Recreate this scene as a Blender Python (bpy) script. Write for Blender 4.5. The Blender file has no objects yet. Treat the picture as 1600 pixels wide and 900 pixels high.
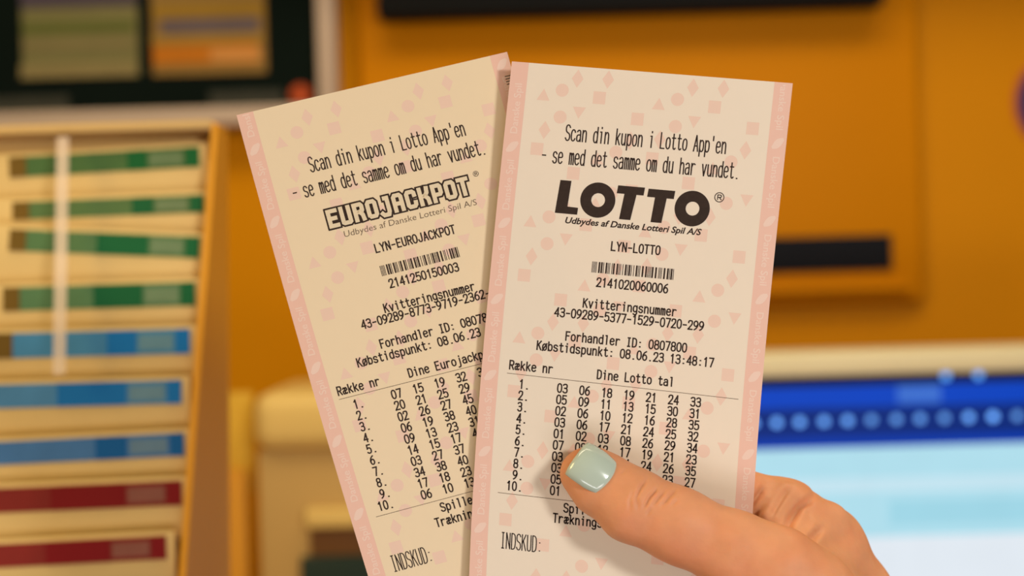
import bpy, bmesh, math, random
import numpy as np
from mathutils import Matrix, Vector

# ------------------------------------------------------------------ camera, world, lights, exposure
SC = bpy.context.scene
COL = SC.collection
ROLL = math.radians(1.6)
CAM = Vector((0.0, 0.0, 1.45))
RIGHT = Vector((math.cos(ROLL), 0, -math.sin(ROLL)))
UP = Vector((math.sin(ROLL), 0, math.cos(ROLL)))
FWD = Vector((0, 1, 0))
HOLD = 0.405                                   # distance of the held receipts, m

def frame_matrix(origin):
    m = Matrix.Identity(4)
    for i, a in enumerate((RIGHT, UP, -FWD)):
        m[0][i], m[1][i], m[2][i] = a
    m[0][3], m[1][3], m[2][3] = origin
    return m

cam_data = bpy.data.cameras.new('camera')
cam = bpy.data.objects.new('camera', cam_data)
COL.objects.link(cam)
cam.matrix_world = frame_matrix(CAM)
cam_data.lens = 50
cam_data.sensor_width = 36
cam_data.clip_start = 0.02
cam_data.dof.use_dof = True
cam_data.dof.focus_distance = HOLD - 0.002
cam_data.dof.aperture_fstop = 7.4
SC.camera = cam

world = bpy.data.worlds.new('shop_ambient')
SC.world = world
world.use_nodes = True
world.node_tree.nodes['Background'].inputs[0].default_value = (1.0, 0.88, 0.70, 1)
world.node_tree.nodes['Background'].inputs[1].default_value = 0.17

def area_light(name, loc, target, size, power, color):
    d = bpy.data.lights.new(name, 'AREA')
    d.shape = 'RECTANGLE'
    d.size, d.size_y = size
    d.energy = power
    d.color = color
    o = bpy.data.objects.new(name, d)
    COL.objects.link(o)
    o.location = loc
    o.rotation_euler = (Vector(target) - Vector(loc)).to_track_quat('-Z', 'Y').to_euler()
    return o

area_light('shop_front_light', (0.80, -0.72, 1.80), (0.05, 0.42, 1.42), (0.18, 0.18), 11.4, (1.0, 0.96, 0.90))
area_light('added_fill_light', (0.32, -0.55, 0.85), (0.05, 0.42, 1.40), (0.6, 0.4), 4, (1.0, 0.88, 0.86))  # unseen fill, added to brighten the underside of the thumb
area_light('added_nail_glint_light', (-0.22, -0.30, 0.95), (0.02, 0.42, 1.39), (0.5, 0.1), 1.2, (0.95, 0.92, 0.95))  # unseen low strip, added for the highlight along the nail edge
area_light('added_warm_light', (-0.95, 0.1, 1.95), (-0.08, 0.42, 1.45), (0.4, 0.4), 6, (1.0, 0.72, 0.30))  # unseen warm source, added to tint the left receipt
area_light('ceiling_lamp_light', (0.1, 0.62, 2.6), (0.0, 1.25, 1.3), (1.5, 0.4), 15, (1.0, 0.85, 0.6))

vs = SC.view_settings
SC.display_settings.display_device = 'sRGB'
vs.view_transform = 'Standard'
vs.look = 'None'
vs.gamma = 1.0
vs.use_curve_mapping = False
vs.exposure = 0.0

# ------------------------------------------------------------------ helpers
def lin(rgb):
    o = []
    for c in rgb:
        c = c / 255.0
        o.append(c / 12.92 if c <= 0.04045 else ((c + 0.055) / 1.055) ** 2.4)
    return (*o, 1.0)

def mat(name, rgb, rough=0.5, vary=0.06, scale=40.0, spec=0.3, emit=0.0, coat=0.0, bump=0.0, metallic=0.0):
    m = bpy.data.materials.new(name)
    m.use_nodes = True
    nt = m.node_tree
    b = nt.nodes['Principled BSDF']
    c = lin(rgb)
    tc = nt.nodes.new('ShaderNodeTexCoord')
    nz = nt.nodes.new('ShaderNodeTexNoise')
    nz.inputs['Scale'].default_value = scale
    nz.inputs['Detail'].default_value = 4
    nt.links.new(tc.outputs['Object'], nz.inputs['Vector'])
    mx = nt.nodes.new('ShaderNodeMix')
    mx.data_type = 'RGBA'
    mx.inputs[6].default_value = tuple(x * (1 - vary) for x in c[:3]) + (1,)
    mx.inputs[7].default_value = tuple(min(1, x * (1 + vary)) for x in c[:3]) + (1,)
    nt.links.new(nz.outputs['Fac'], mx.inputs[0])
    nt.links.new(mx.outputs[2], b.inputs['Base Color'])
    b.inputs['Roughness'].default_value = rough
    b.inputs['Specular IOR Level'].default_value = spec
    b.inputs['Metallic'].default_value = metallic
    if coat:
        b.inputs['Coat Weight'].default_value = coat
        b.inputs['Coat Roughness'].default_value = 0.08
    if emit:
        nt.links.new(mx.outputs[2], b.inputs['Emission Color'])
        b.inputs['Emission Strength'].default_value = emit
    if bump:
        bp = nt.nodes.new('ShaderNodeBump')
        bp.inputs['Strength'].default_value = bump
        bp.inputs['Distance'].default_value = 0.001
        nt.links.new(nz.outputs['Fac'], bp.inputs['Height'])
        nt.links.new(bp.outputs[0], b.inputs['Normal'])
    return m

def link(name, me, m=None, parent=None):
    o = bpy.data.objects.new(name, me)
    COL.objects.link(o)
    if m is not None and me is not None:
        me.materials.clear()
        me.materials.append(m)
    if parent is not None:
        o.parent = parent
    return o

def tag(o, label=None, cat=None, group=None, kind=None):
    if label: o['label'] = label
    if cat: o['category'] = cat
    if group: o['group'] = group
    if kind: o['kind'] = kind
    return o

def empty(name, loc, rot=(0, 0, 0)):
    o = bpy.data.objects.new(name, None)
    COL.objects.link(o)
    o.empty_display_size = 0.02
    o.location = loc
    o.rotation_euler = rot
    return o

def mesh_from(verts, faces, name='mesh', smooth=False):
    me = bpy.data.meshes.new(name)
    me.from_pydata([tuple(v) for v in verts], [], faces)
    if smooth:
        me.polygons.foreach_set('use_smooth', [True] * len(me.polygons))
    me.update()
    return me

def box_mesh(x0, x1, y0, y1, z0, z1, bevel=0.0, seg=2, skew=None):
    bm = bmesh.new()
    bmesh.ops.create_cube(bm, size=1)
    for v in bm.verts:
        v.co = Vector((x0 + (v.co.x + .5) * (x1 - x0), y0 + (v.co.y + .5) * (y1 - y0), z0 + (v.co.z + .5) * (z1 - z0)))
    if skew:
        skew(bm)
    if bevel > 0:
        bmesh.ops.bevel(bm, geom=list(bm.edges), offset=bevel, segments=seg, profile=0.5, affect='EDGES', clamp_overlap=True)
    me = bpy.data.meshes.new('box')
    bm.to_mesh(me)
    bm.free()
    if bevel > 0:
        me.polygons.foreach_set('use_smooth', [True] * len(me.polygons))
        try:
            me.set_sharp_from_angle(angle=math.radians(40))
        except Exception:
            pass
    return me

def box(name, m, parent, x0, x1, y0, y1, z0, z1, bevel=0.0, seg=2):
    return link(name, box_mesh(x0, x1, y0, y1, z0, z1, bevel, seg), m, parent)

def disc_mesh(r, depth, n=40, bevel=0.0, axis='Y'):
    bm = bmesh.new()
    bmesh.ops.create_cone(bm, cap_ends=True, segments=n, radius1=r, radius2=r, depth=depth)
    if bevel:
        es = [e for e in bm.edges if len(e.link_faces) == 2 and any(len(f.verts) > 4 for f in e.link_faces)]
        bmesh.ops.bevel(bm, geom=es, offset=bevel, segments=2, affect='EDGES')
    if axis == 'Y':
        bmesh.ops.rotate(bm, verts=bm.verts, cent=(0, 0, 0), matrix=Matrix.Rotation(math.radians(90), 3, 'X'))
    me = bpy.data.meshes.new('disc')
    bm.to_mesh(me)
    bm.free()
    return me

def at(px, py, Y):
    """point at depth Y that the photograph shows at (px, py)"""
    k = (Y - CAM.y) * 36 / 50 / 1600
    return CAM + RIGHT * ((px - 800) * k) + UP * ((450 - py) * k) + FWD * (Y - CAM.y)

# ------------------------------------------------------------------ materials
M = dict(
    orange=mat('orange_lacquer', (194, 125, 0), .5, .05, 6, .06),
    orange2=mat('orange_lacquer_door', (190, 118, 0), .5, .06, 5, .06),
    black=mat('black_plastic', (20, 20, 20), .6, .1, 30, .06),
    slot=mat('slot_black', (24, 25, 30), .7, .1, 30, .06),
    board=mat('black_green_board', (12, 20, 16), .8, .15, 8, .03),
    pale=mat('pale_grey_frame', (178, 156, 136), .5, .04, 20, .3),
    cream=mat('cream_plastic', (216, 202, 160), .45, .04, 12, .3),
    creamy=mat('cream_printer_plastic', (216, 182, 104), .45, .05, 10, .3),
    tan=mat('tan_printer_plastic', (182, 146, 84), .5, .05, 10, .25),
    brown=mat('dark_brown_plastic', (110, 74, 40), .5, .08, 12, .2),
    slip=mat('cream_slip_paper', (214, 184, 122), .75, .04, 60, .1),
    rack=mat('cream_rack_plastic', (206, 170, 108), .5, .04, 8, .25),
    rackside=mat('tan_rack_side', (206, 142, 40), .5, .06, 8, .15),
    clear=mat('milky_glare', (226, 206, 186), .3, .03, 20, .4),  # tint for the lamp glare on the rack
    yellow=mat('yellow_card', (206, 160, 48), .6, .05, 20, .2),
    navy=mat('navy_print', (34, 32, 84), .5, .05, 20, .3),
    rim=mat('red_rim_print', (170, 70, 30), .5, .05, 20, .3),
    counter=mat('counter_wood', (150, 104, 58), .5, .15, 4, .3),
    floor=mat('floor_grey', (120, 104, 88), .6, .1, 3, .2),
)

# ------------------------------------------------------------------ setting: wall, floor, counter
WY = 1.50
tag(box('wall_back', M['orange'], None, -2.8, 2.8, WY, WY + .1, 0, 2.9), kind='structure')
tag(box('floor', M['floor'], None, -2.8, 2.8, -1.6, WY + .1, -.05, 0), kind='structure')
CT = 1.06                                                        # counter top
counter = empty('counter', (0, 1.0, 0))
tag(counter, 'brown wooden counter below the machines, along the orange wall', 'counter')
box('counter_top', M['counter'], counter, -1.3, 1.3, -.45, .499, CT - .04, CT, .006)
box('cabinet_body', M['orange2'], counter, -1.25, 1.25, -.40, .499, 0, CT - .04)

# raised door panel of the orange cabinet with its paper slot and ledge
a = at(572, 470, WY); b = at(1425, -90, WY); a.z = at(1425, 472, WY).z
door = empty('cabinet_door', (a.x, WY, a.z))
tag(door, 'wide orange cabinet door panel with a black slot, behind the receipts', 'cabinet door')
W_, H_ = b.x - a.x, b.z - a.z
link('door_panel', box_mesh(0, W_, -.016, 0, 0, H_, .008, 3), M['orange2'], door)
s0 = at(640, 420, WY); s1 = at(1386, 367, WY); s0.z = at(1386, 422, WY).z
link('paper_slot', box_mesh(s0.x - a.x, s1.x - a.x, -.019, -.0155, s0.z - a.z, s1.z - a.z, .001), M['slot'], door)
l0 = at(600, 462, WY)
link('ledge', box_mesh(.02, W_ - .02, -.026, -.012, .012, .022, .003), M['orange2'], door)
# overhanging shelf over the door with a black front strip below it
s0 = at(590, 27, WY - .05); s1 = at(1382, -60, WY - .05)
strip = empty('display_strip', (s0.x, WY, s0.z))
tag(strip, 'long black recessed strip at the top of the orange cabinet door', 'display strip')
link('strip_body', box_mesh(0, s1.x - s0.x, -.055, -.0161, 0, .09, .004), M['black'], strip)
c = at(900, -50, WY)
hood = empty('canopy_shelf', (0, WY, c.z + .03))
tag(hood, 'orange overhanging shelf above the black strip, over the cabinet door', 'shelf')
link('shelf_board', box_mesh(at(545, 0, WY - .04).x - c.x, 1.2, -.14, -.0005, .04, .07, .004), M['orange'], hood)

# round navy sticker at the right edge
c = at(1664, 160, WY)
st = empty('round_sticker', (c.x, WY, c.z))
tag(st, 'round navy sticker with a reddish rim on the orange wall at right', 'sticker')
o = link('rim', disc_mesh(.055, .002, 48), M['rim'], st); o.location = (0, -.001, 0)
o = link('disc', disc_mesh(.050, .0025, 48), M['navy'], st); o.location = (0, -.0022, 0)

# ------------------------------------------------------------------ poster board at upper left
BY = WY - .03
p = at(-120, 196, BY)
board = empty('poster_board', (p.x, BY, p.z))
tag(board, 'black poster board in a pale frame holding two dim posters, upper left', 'poster board')
def loc_(px, py):
    q = at(px, py, BY)
    return q.x - p.x, q.z - p.z
xr, _ = loc_(512, 100)
_, zt = loc_(0, -260)
fw = .019
link('backing', box_mesh(0, xr, 0, .029, 0, zt), M['board'], board)
link('frame_rail', box_mesh(xr - fw / 2, xr + fw / 2, -.012, .029, -fw / 2, zt, .002), M['pale'], board)
link('frame_rail', box_mesh(-fw / 2, xr - fw / 2, -.012, .029, -fw / 2, fw / 2, .002), M['pale'], board)
link('frame_rail', box_mesh(-fw / 2, xr - fw / 2, -.012, .029, zt - fw, zt, .002), M['pale'], board)
link('frame_rail', box_mesh(-fw / 2, fw / 2, -.012, .029, fw / 2, zt - fw, .002), M['pale'], board)
def flat_print(name, m, parent, x0, y0, x1, y1, d, off=(0, 0)):
    xm = (x0 + x1) / 2
    ax, bx = loc_(x0, (y0 + y1) / 2)[0], loc_(x1, (y0 + y1) / 2)[0]
    az, bz = loc_(xm, y1)[1], loc_(xm, y0)[1]
    return link(name, box_mesh(ax - off[0], bx - off[0], -d, -d + .0008, az - off[1], bz - off[1]), m, parent)
posters = [
    ('poster', 33, -150, 214, 121, (112, 106, 66), [(33, 100, 214, 121, (126, 112, 72)), (36, 34, 210, 52, (88, 92, 44)), (36, 62, 210, 76, (120, 108, 70)), (33, -60, 214, 11, (72, 62, 72))]),
    ('poster', 236, -150, 414, 116, (132, 102, 52), [(240, 8, 412, 25, (142, 108, 34)), (252, 29, 405, 52, (94, 82, 84)), (240, 70, 404, 100, (176, 104, 24)), (238, 55, 412, 68, (150, 116, 50)), (330, 76, 408, 96, (186, 128, 66))]),
]
for nm, x0, y0, x1, y1, colr, bands in posters:
    po = flat_print(nm, mat('poster_paper', colr, .7, .15, 15, .1), board, x0, y0, x1, y1, .0016)
    for n_, (bx0, by0, bx1, by1, bc) in enumerate(bands):
        flat_print('printed_band', mat('poster_band', bc, .7, .15, 20, .1), po, bx0, by0, bx1, by1, .0022 + .0003 * n_)
flat_print('caption_strip', mat('caption_grey', (52, 52, 44), .6, .2, 30, .1), board, -40, 152, 108, 179, .0016)
flat_print('caption_strip', mat('caption_grey', (52, 52, 44), .6, .2, 30, .1), board, 328, 142, 442, 172, .0016)
q = loc_(470, 148)
o = link('orange_dot', disc_mesh(.011, .001, 24), mat('orange_dot', (158, 62, 18), .6, .05, 20, .2), board)
o.location = (q[0], -.0012, q[1])

# ------------------------------------------------------------------ slip rack with nine coloured slip pads
tiers = [  # left x,y ; right x,y ; strip height px ; block x0,x1 ; colour ; block colour ; words
    (15, 262, 312, 245, 31, 200, 230, (72, 104, 58), (22, 92, 46), 'green striped slip pad on the top tier of the rack'),
    (20, 330, 319, 318, 27, 207, 240, (84, 112, 66), (28, 92, 52), 'green striped slip pad on the second tier from the top'),
    (15, 375, 312, 387, 33, 152, 232, (84, 118, 74), (26, 96, 54), 'green striped slip pad on the third tier, tilted down to the right'),
    (5, 468, 305, 459, 36, 147, 223, (84, 120, 80), (24, 94, 54), 'green striped slip pad lowest of the four green ones'),
    (-6, 541, 297, 533, 38, 168, 213, (70, 134, 176), (22, 112, 180), 'bright blue striped slip pad just below the green ones'),
    (-14, 620, 284, 612, 36, 90, 198, (76, 132, 176), (24, 110, 178), 'blue striped slip pad in the middle of the three blue ones'),
    (-12, 709, 288, 694, 35, 150, 199, (70, 116, 168), (20, 90, 152), 'blue striped slip pad just above the red ones'),
    (-18, 783, 284, 770, 37, 80, 196, (128, 40, 34), (122, 20, 22), 'red striped slip pad on the second tier from the bottom'),
    (-24, 870, 260, 855, 35, 72, 172, (132, 42, 36), (126, 20, 24), 'red striped slip pad on the lowest tier of the rack'),
]
RS = .49                                                         # the slips are about 85 mm wide, so the rack stands near
def tierY(i): return .70 - i * .0085
RY = .69
pb = at(150, 300, .71)
rack = empty('slip_rack', (pb.x, RY, CT))
tag(rack, 'cream stepped rack of coloured slip pads on the counter, far left', 'rack')
def rx(v): return v.x - pb.x, v.y - RY, v.z - CT
# sloped back body following the tiers
ta = rx(at(-80, 212, tierY(0) + .013)); tb = rx(at(341, 205, tierY(0) + .013))
ba = rx(at(-120, 940, tierY(9) + .013)); bb = rx(at(290, 935, tierY(9) + .013))
zb = 0.0
def prism(name, pts_front, back_y, m, parent):
    """closed solid: quad front (bl, br, tr, tl) extruded back to a vertical plane"""
    n = len(pts_front)
    vs_ = [tuple(q) for q in pts_front] + [(q[0], back_y, q[2]) for q in pts_front]
    fs = [tuple(range(n)), tuple(range(2 * n - 1, n - 1, -1))]
    for i in range(n):
        j = (i + 1) % n
        fs.append((i, i + n, j + n, j))
    return link(name, mesh_from(vs_, fs), m, parent)
prism('back_panel', [(ba[0], ba[1], zb), (bb[0], bb[1], zb), bb, tb, ta, ba], .028, M['rack'], rack)
for side, (q0, q1) in (('l', (ba, ta)), ('r', (bb, tb))):
    s = -1 if side == 'l' else 1
    w = .003 * s
    prism('side_panel', [(q0[0], q0[1] - .017, zb), (q0[0] + w, q0[1] - .017, zb), (q0[0] + w, q0[1] - .017, q0[2]), (q1[0] + w, q1[1] - .015, q1[2] + .002), (q1[0], q1[1] - .015, q1[2] + .002), (q0[0], q0[1] - .017, q0[2])][:: 1 if s > 0 else -1], .032, M['rackside'] if s > 0 else M['rack'], rack)
th = rx(at(-70, 210, tierY(0)))
link('top_rail', box_mesh(ta[0], tb[0], ta[1] - .015, .028, tb[2] - .0005, tb[2] + .004, .001), M['rack'], rack)
pad_group = 'slip pads on the tiers of the rack'
for i, (lx, ly, rx_, ry, hh, b0, b1, colr, bcol, lab) in enumerate(tiers):
    Y = tierY(i)
    k = Y * 36 / 50 / 1600
    pl = at(lx, ly, Y); pr = at(rx_, ry, Y)
    ang = math.atan2(pr.z - pl.z, pr.x - pl.x)
    wdt = (pr - pl).length
    ht = hh * k * 1.03
    # tier ledge (part of the rack)
    nxt = tiers[i + 1] if i < 8 else (-28, 950, 250, 940, 35)
    gap = (nxt[1] + nxt[3] - ly - ry) / 2 * k
    lz = (pl.z + pr.z) / 2 - CT - gap + ht / 2 - .0065
    link('tier_ledge', box_mesh(bb[0] - .115, min(bb[0], tb[0] - (i + 1) * .0008) - .0008, -(RY - Y) - .0015, -(RY - Y) + .010, lz - .0015, lz, .0003), M['rack'], rack)
    pad = empty('slip_pad', (pl.x, Y, pl.z), (math.radians(-5), -ang, 0))
    tag(pad, lab, 'slip pad', pad_group)
    mg = 13 * k
    top = ht / 2 + 6 * k
    bot = -gap + ht / 2 - .001
    link('slip_stack', box_mesh(-.014, wdt + mg, 0, .0045, bot, top, .0004), M['slip'], pad)
    hs = link('header_strip', box_mesh(0, wdt, -.0004, .0002, -ht / 2, ht / 2), mat('strip_print', colr, .6, .18, 90, .15), pad)
    x0 = (b0 - lx) * k; x1 = (b1 - lx) * k
    link('header_block', box_mesh(x0, x1, -.0007, -.00025, -ht / 2, ht / 2), mat('block_print', bcol, .6, .05, 40, .15), hs)
    link('header_block', box_mesh(wdt - 22 * k, wdt, -.0007, -.00025, -ht / 2, ht / 2), mat('block_print', bcol, .6, .05, 40, .15), hs)
    pale = tuple(int(c_ * .6 + 200 * .4 * s_) for c_, s_ in zip(colr, (.72, .74, .62)))
    link('number_band', box_mesh(x1 + 4 * k, wdt - 26 * k, -.0007, -.00025, -ht * .32, ht * .3), mat('number_print', pale, .6, .15, 120, .15), hs)
    if i < 5:
        link('end_mark', box_mesh(0, 26 * k, -.0007, -.00025, -ht / 2, ht / 2), mat('end_print', (110, 84, 30), .6, .1, 60, .15), hs)
# lamp glare down the upper tiers, shaped as a narrow milky strip
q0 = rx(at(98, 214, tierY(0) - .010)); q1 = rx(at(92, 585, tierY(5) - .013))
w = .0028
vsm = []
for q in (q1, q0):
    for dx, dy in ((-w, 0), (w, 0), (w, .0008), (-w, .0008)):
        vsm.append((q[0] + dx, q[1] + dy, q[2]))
glare_mat = mat('glare_strip_tint', (236, 214, 190), .25, .03, 20, .5)
nt = glare_mat.node_tree
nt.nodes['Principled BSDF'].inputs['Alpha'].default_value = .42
link('glare_strip', mesh_from(vsm, [(0, 1, 5, 4), (1, 2, 6, 5), (2, 3, 7, 6), (3, 0, 4, 7), (3, 2, 1, 0), (4, 5, 6, 7)]), glare_mat, rack)

# yellow leaflet card standing right of the rack
q = at(334, 745, 1.25)
card = empty('leaflet_card', (q.x, 1.25, CT))
tag(card, 'yellow leaflet card in a tan holder, between the rack and cream printer', 'leaflet card')
q0 = at(335, 735, 1.25); q1 = at(396, 612, 1.25)
link('card', box_mesh(0, q1.x - q0.x, 0, .002, q0.z - CT - .02, q1.z - CT, .0005), M['yellow'], card)
link('holder', box_mesh(-.004, q1.x - q0.x - .006, -.012, .014, 0, q0.z - CT, .002), M['rackside'], card)

# ------------------------------------------------------------------ cream receipt printer (left) on the counter
PY = 1.22
q0 = at(404, 900, PY); q1 = at(800, 612, PY)
pr_ = empty('receipt_printer', ((q0.x + q1.x) / 2, PY, CT))
tag(pr_, 'cream receipt printer with rounded lid and dark paper slot, behind left receipt', 'printer')
hw = (q1.x - q0.x) / 2
z_lid1 = at(405, 613, PY).z - CT
z_lid0 = at(405, 706, PY).z - CT
z_lip1 = at(500, 793, PY).z - CT
z_lip0 = at(500, 822, PY).z - CT
z_op0 = at(500, 868, PY).z - CT
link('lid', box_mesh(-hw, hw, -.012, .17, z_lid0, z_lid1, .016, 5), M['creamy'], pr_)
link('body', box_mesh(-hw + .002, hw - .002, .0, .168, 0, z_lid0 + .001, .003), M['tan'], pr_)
xo = at(480, 800, PY).x - (q0.x + q1.x) / 2
link('slot_lip', box_mesh(xo, hw - .02, -.012, .004, z_lip0, z_lip1, .002), M['creamy'], pr_)
link('paper_mouth', box_mesh(xo + .002, hw - .022, -.003, .004, z_op0, z_lip0 + .001, .001), M['brown'], pr_)
link('front_cover', box_mesh(xo - .006, hw - .014, -.008, .004, .004, z_op0, .002), mat('dark_green_plastic', (28, 44, 36), .4, .1, 20, .3), pr_)

# ------------------------------------------------------------------ lottery terminal monitor (right) on the counter
TY = 1.20
q0 = at(880, 1000, TY); q1 = at(1790, 541, TY)
k = TY * 36 / 50 / 1600
term = empty('terminal_monitor', ((q0.x + q1.x) / 2, TY, CT))
term.rotation_euler = (0, 0, 0)
tag(term, 'cream framed terminal monitor with blue toolbars and pale blue screen', 'monitor')
cx = (q0.x + q1.x) / 2
hw = (q1.x - q0.x) / 2
ztop = at(1400, 546, TY).z - CT
zin = at(1400, 584, TY).z - CT
zbot = .045
def tz(py): return at(1400, py, TY).z - CT
def tx(px, py=650): return at(px, py, TY).x - cx
link('housing', box_mesh(-hw, hw, .004, .06, zbot - .02, ztop, .008, 3), M['cream'], term)
bz = .020
link('bezel_rail', box_mesh(-hw, hw, -.012, .005, zin, ztop, .004, 3), M['cream'], term)
link('bezel_rail', box_mesh(-hw, hw, -.012, .005, zbot - .02, zbot, .004, 3), M['cream'], term)
link('bezel_rail', box_mesh(-hw, -hw + bz, -.012, .005, zbot, zin, .004, 3), M['cream'], term)
link('bezel_rail', box_mesh(hw - bz, hw, -.012, .005, zbot, zin, .004, 3), M['cream'], term)
link('stand', box_mesh(-.09, .09, .0, .1, 0, zbot - .019, .004), M['cream'], term)
def scr(name, rgb, e, x0, x1, y0, y1, d, parent=term):
    mm = mat('screen_' + name, rgb, .4, .04, 30, .1, emit=e)
    mm.node_tree.nodes['Principled BSDF'].inputs['Base Color'].default_value = (0, 0, 0, 1)
    for l in list(mm.node_tree.links):
        if l.to_socket.name == 'Base Color':
            mm.node_tree.links.remove(l)
    return link(name, box_mesh(x0, x1, -d, .0045, y1, y0), mm, parent)
xl, xrr = -hw + bz, hw - bz
disp = scr('display', (176, 222, 236), 1.0, xl, xrr, tz(697), zbot, .0005)
scr('black_border', (6, 12, 40), 1.0, xl, xrr, zin, tz(600), .0006)
scr('title_bar', (0, 66, 190), 1.0, xl, xrr, tz(600), tz(634), .0006)
tb_ = scr('tool_bar', (2, 40, 122), 1.0, xl, xrr, tz(634), tz(680), .0006)
scr('lower_bar', (2, 56, 170), 1.0, xl, xrr, tz(680), tz(697), .0006)
scr('title_block', (60, 110, 205), 1.0, tx(1403), tx(1470), tz(603), tz(630), .0010)
scr('white_field', (226, 234, 242), 1.0, xl, xrr, tz(838), tz(920), .0010)
scr('pale_field', (196, 228, 240), 1.0, xl, xrr, tz(745), tz(768), .0010)
scr('sky_field', (160, 214, 230), 1.0, tx(1385), xrr, tz(782), tz(820), .0010)
for px in (1213, 1249, 1287, 1324, 1361, 1400, 1437, 1475, 1513, 1551, 1589, 1627, 1665, 1176):
    br = random.Random(px).uniform(.5, 1.35)
    o = link('round_button', disc_mesh(.0034, .001, 20), mat('button_glow', (72, 118, 180), .4, .05, 30, .1, emit=br * 3.2), tb_)
    o.location = (tx(px), -.0011, tz(655))
for px in (1479, 1530):
    o = link('round_button', disc_mesh(.0034, .001, 20), mat('button_glow', (70, 130, 200), .4, .05, 30, .1, emit=2.2), tb_)
    o.location = (tx(px), -.0011, tz(589))

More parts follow.
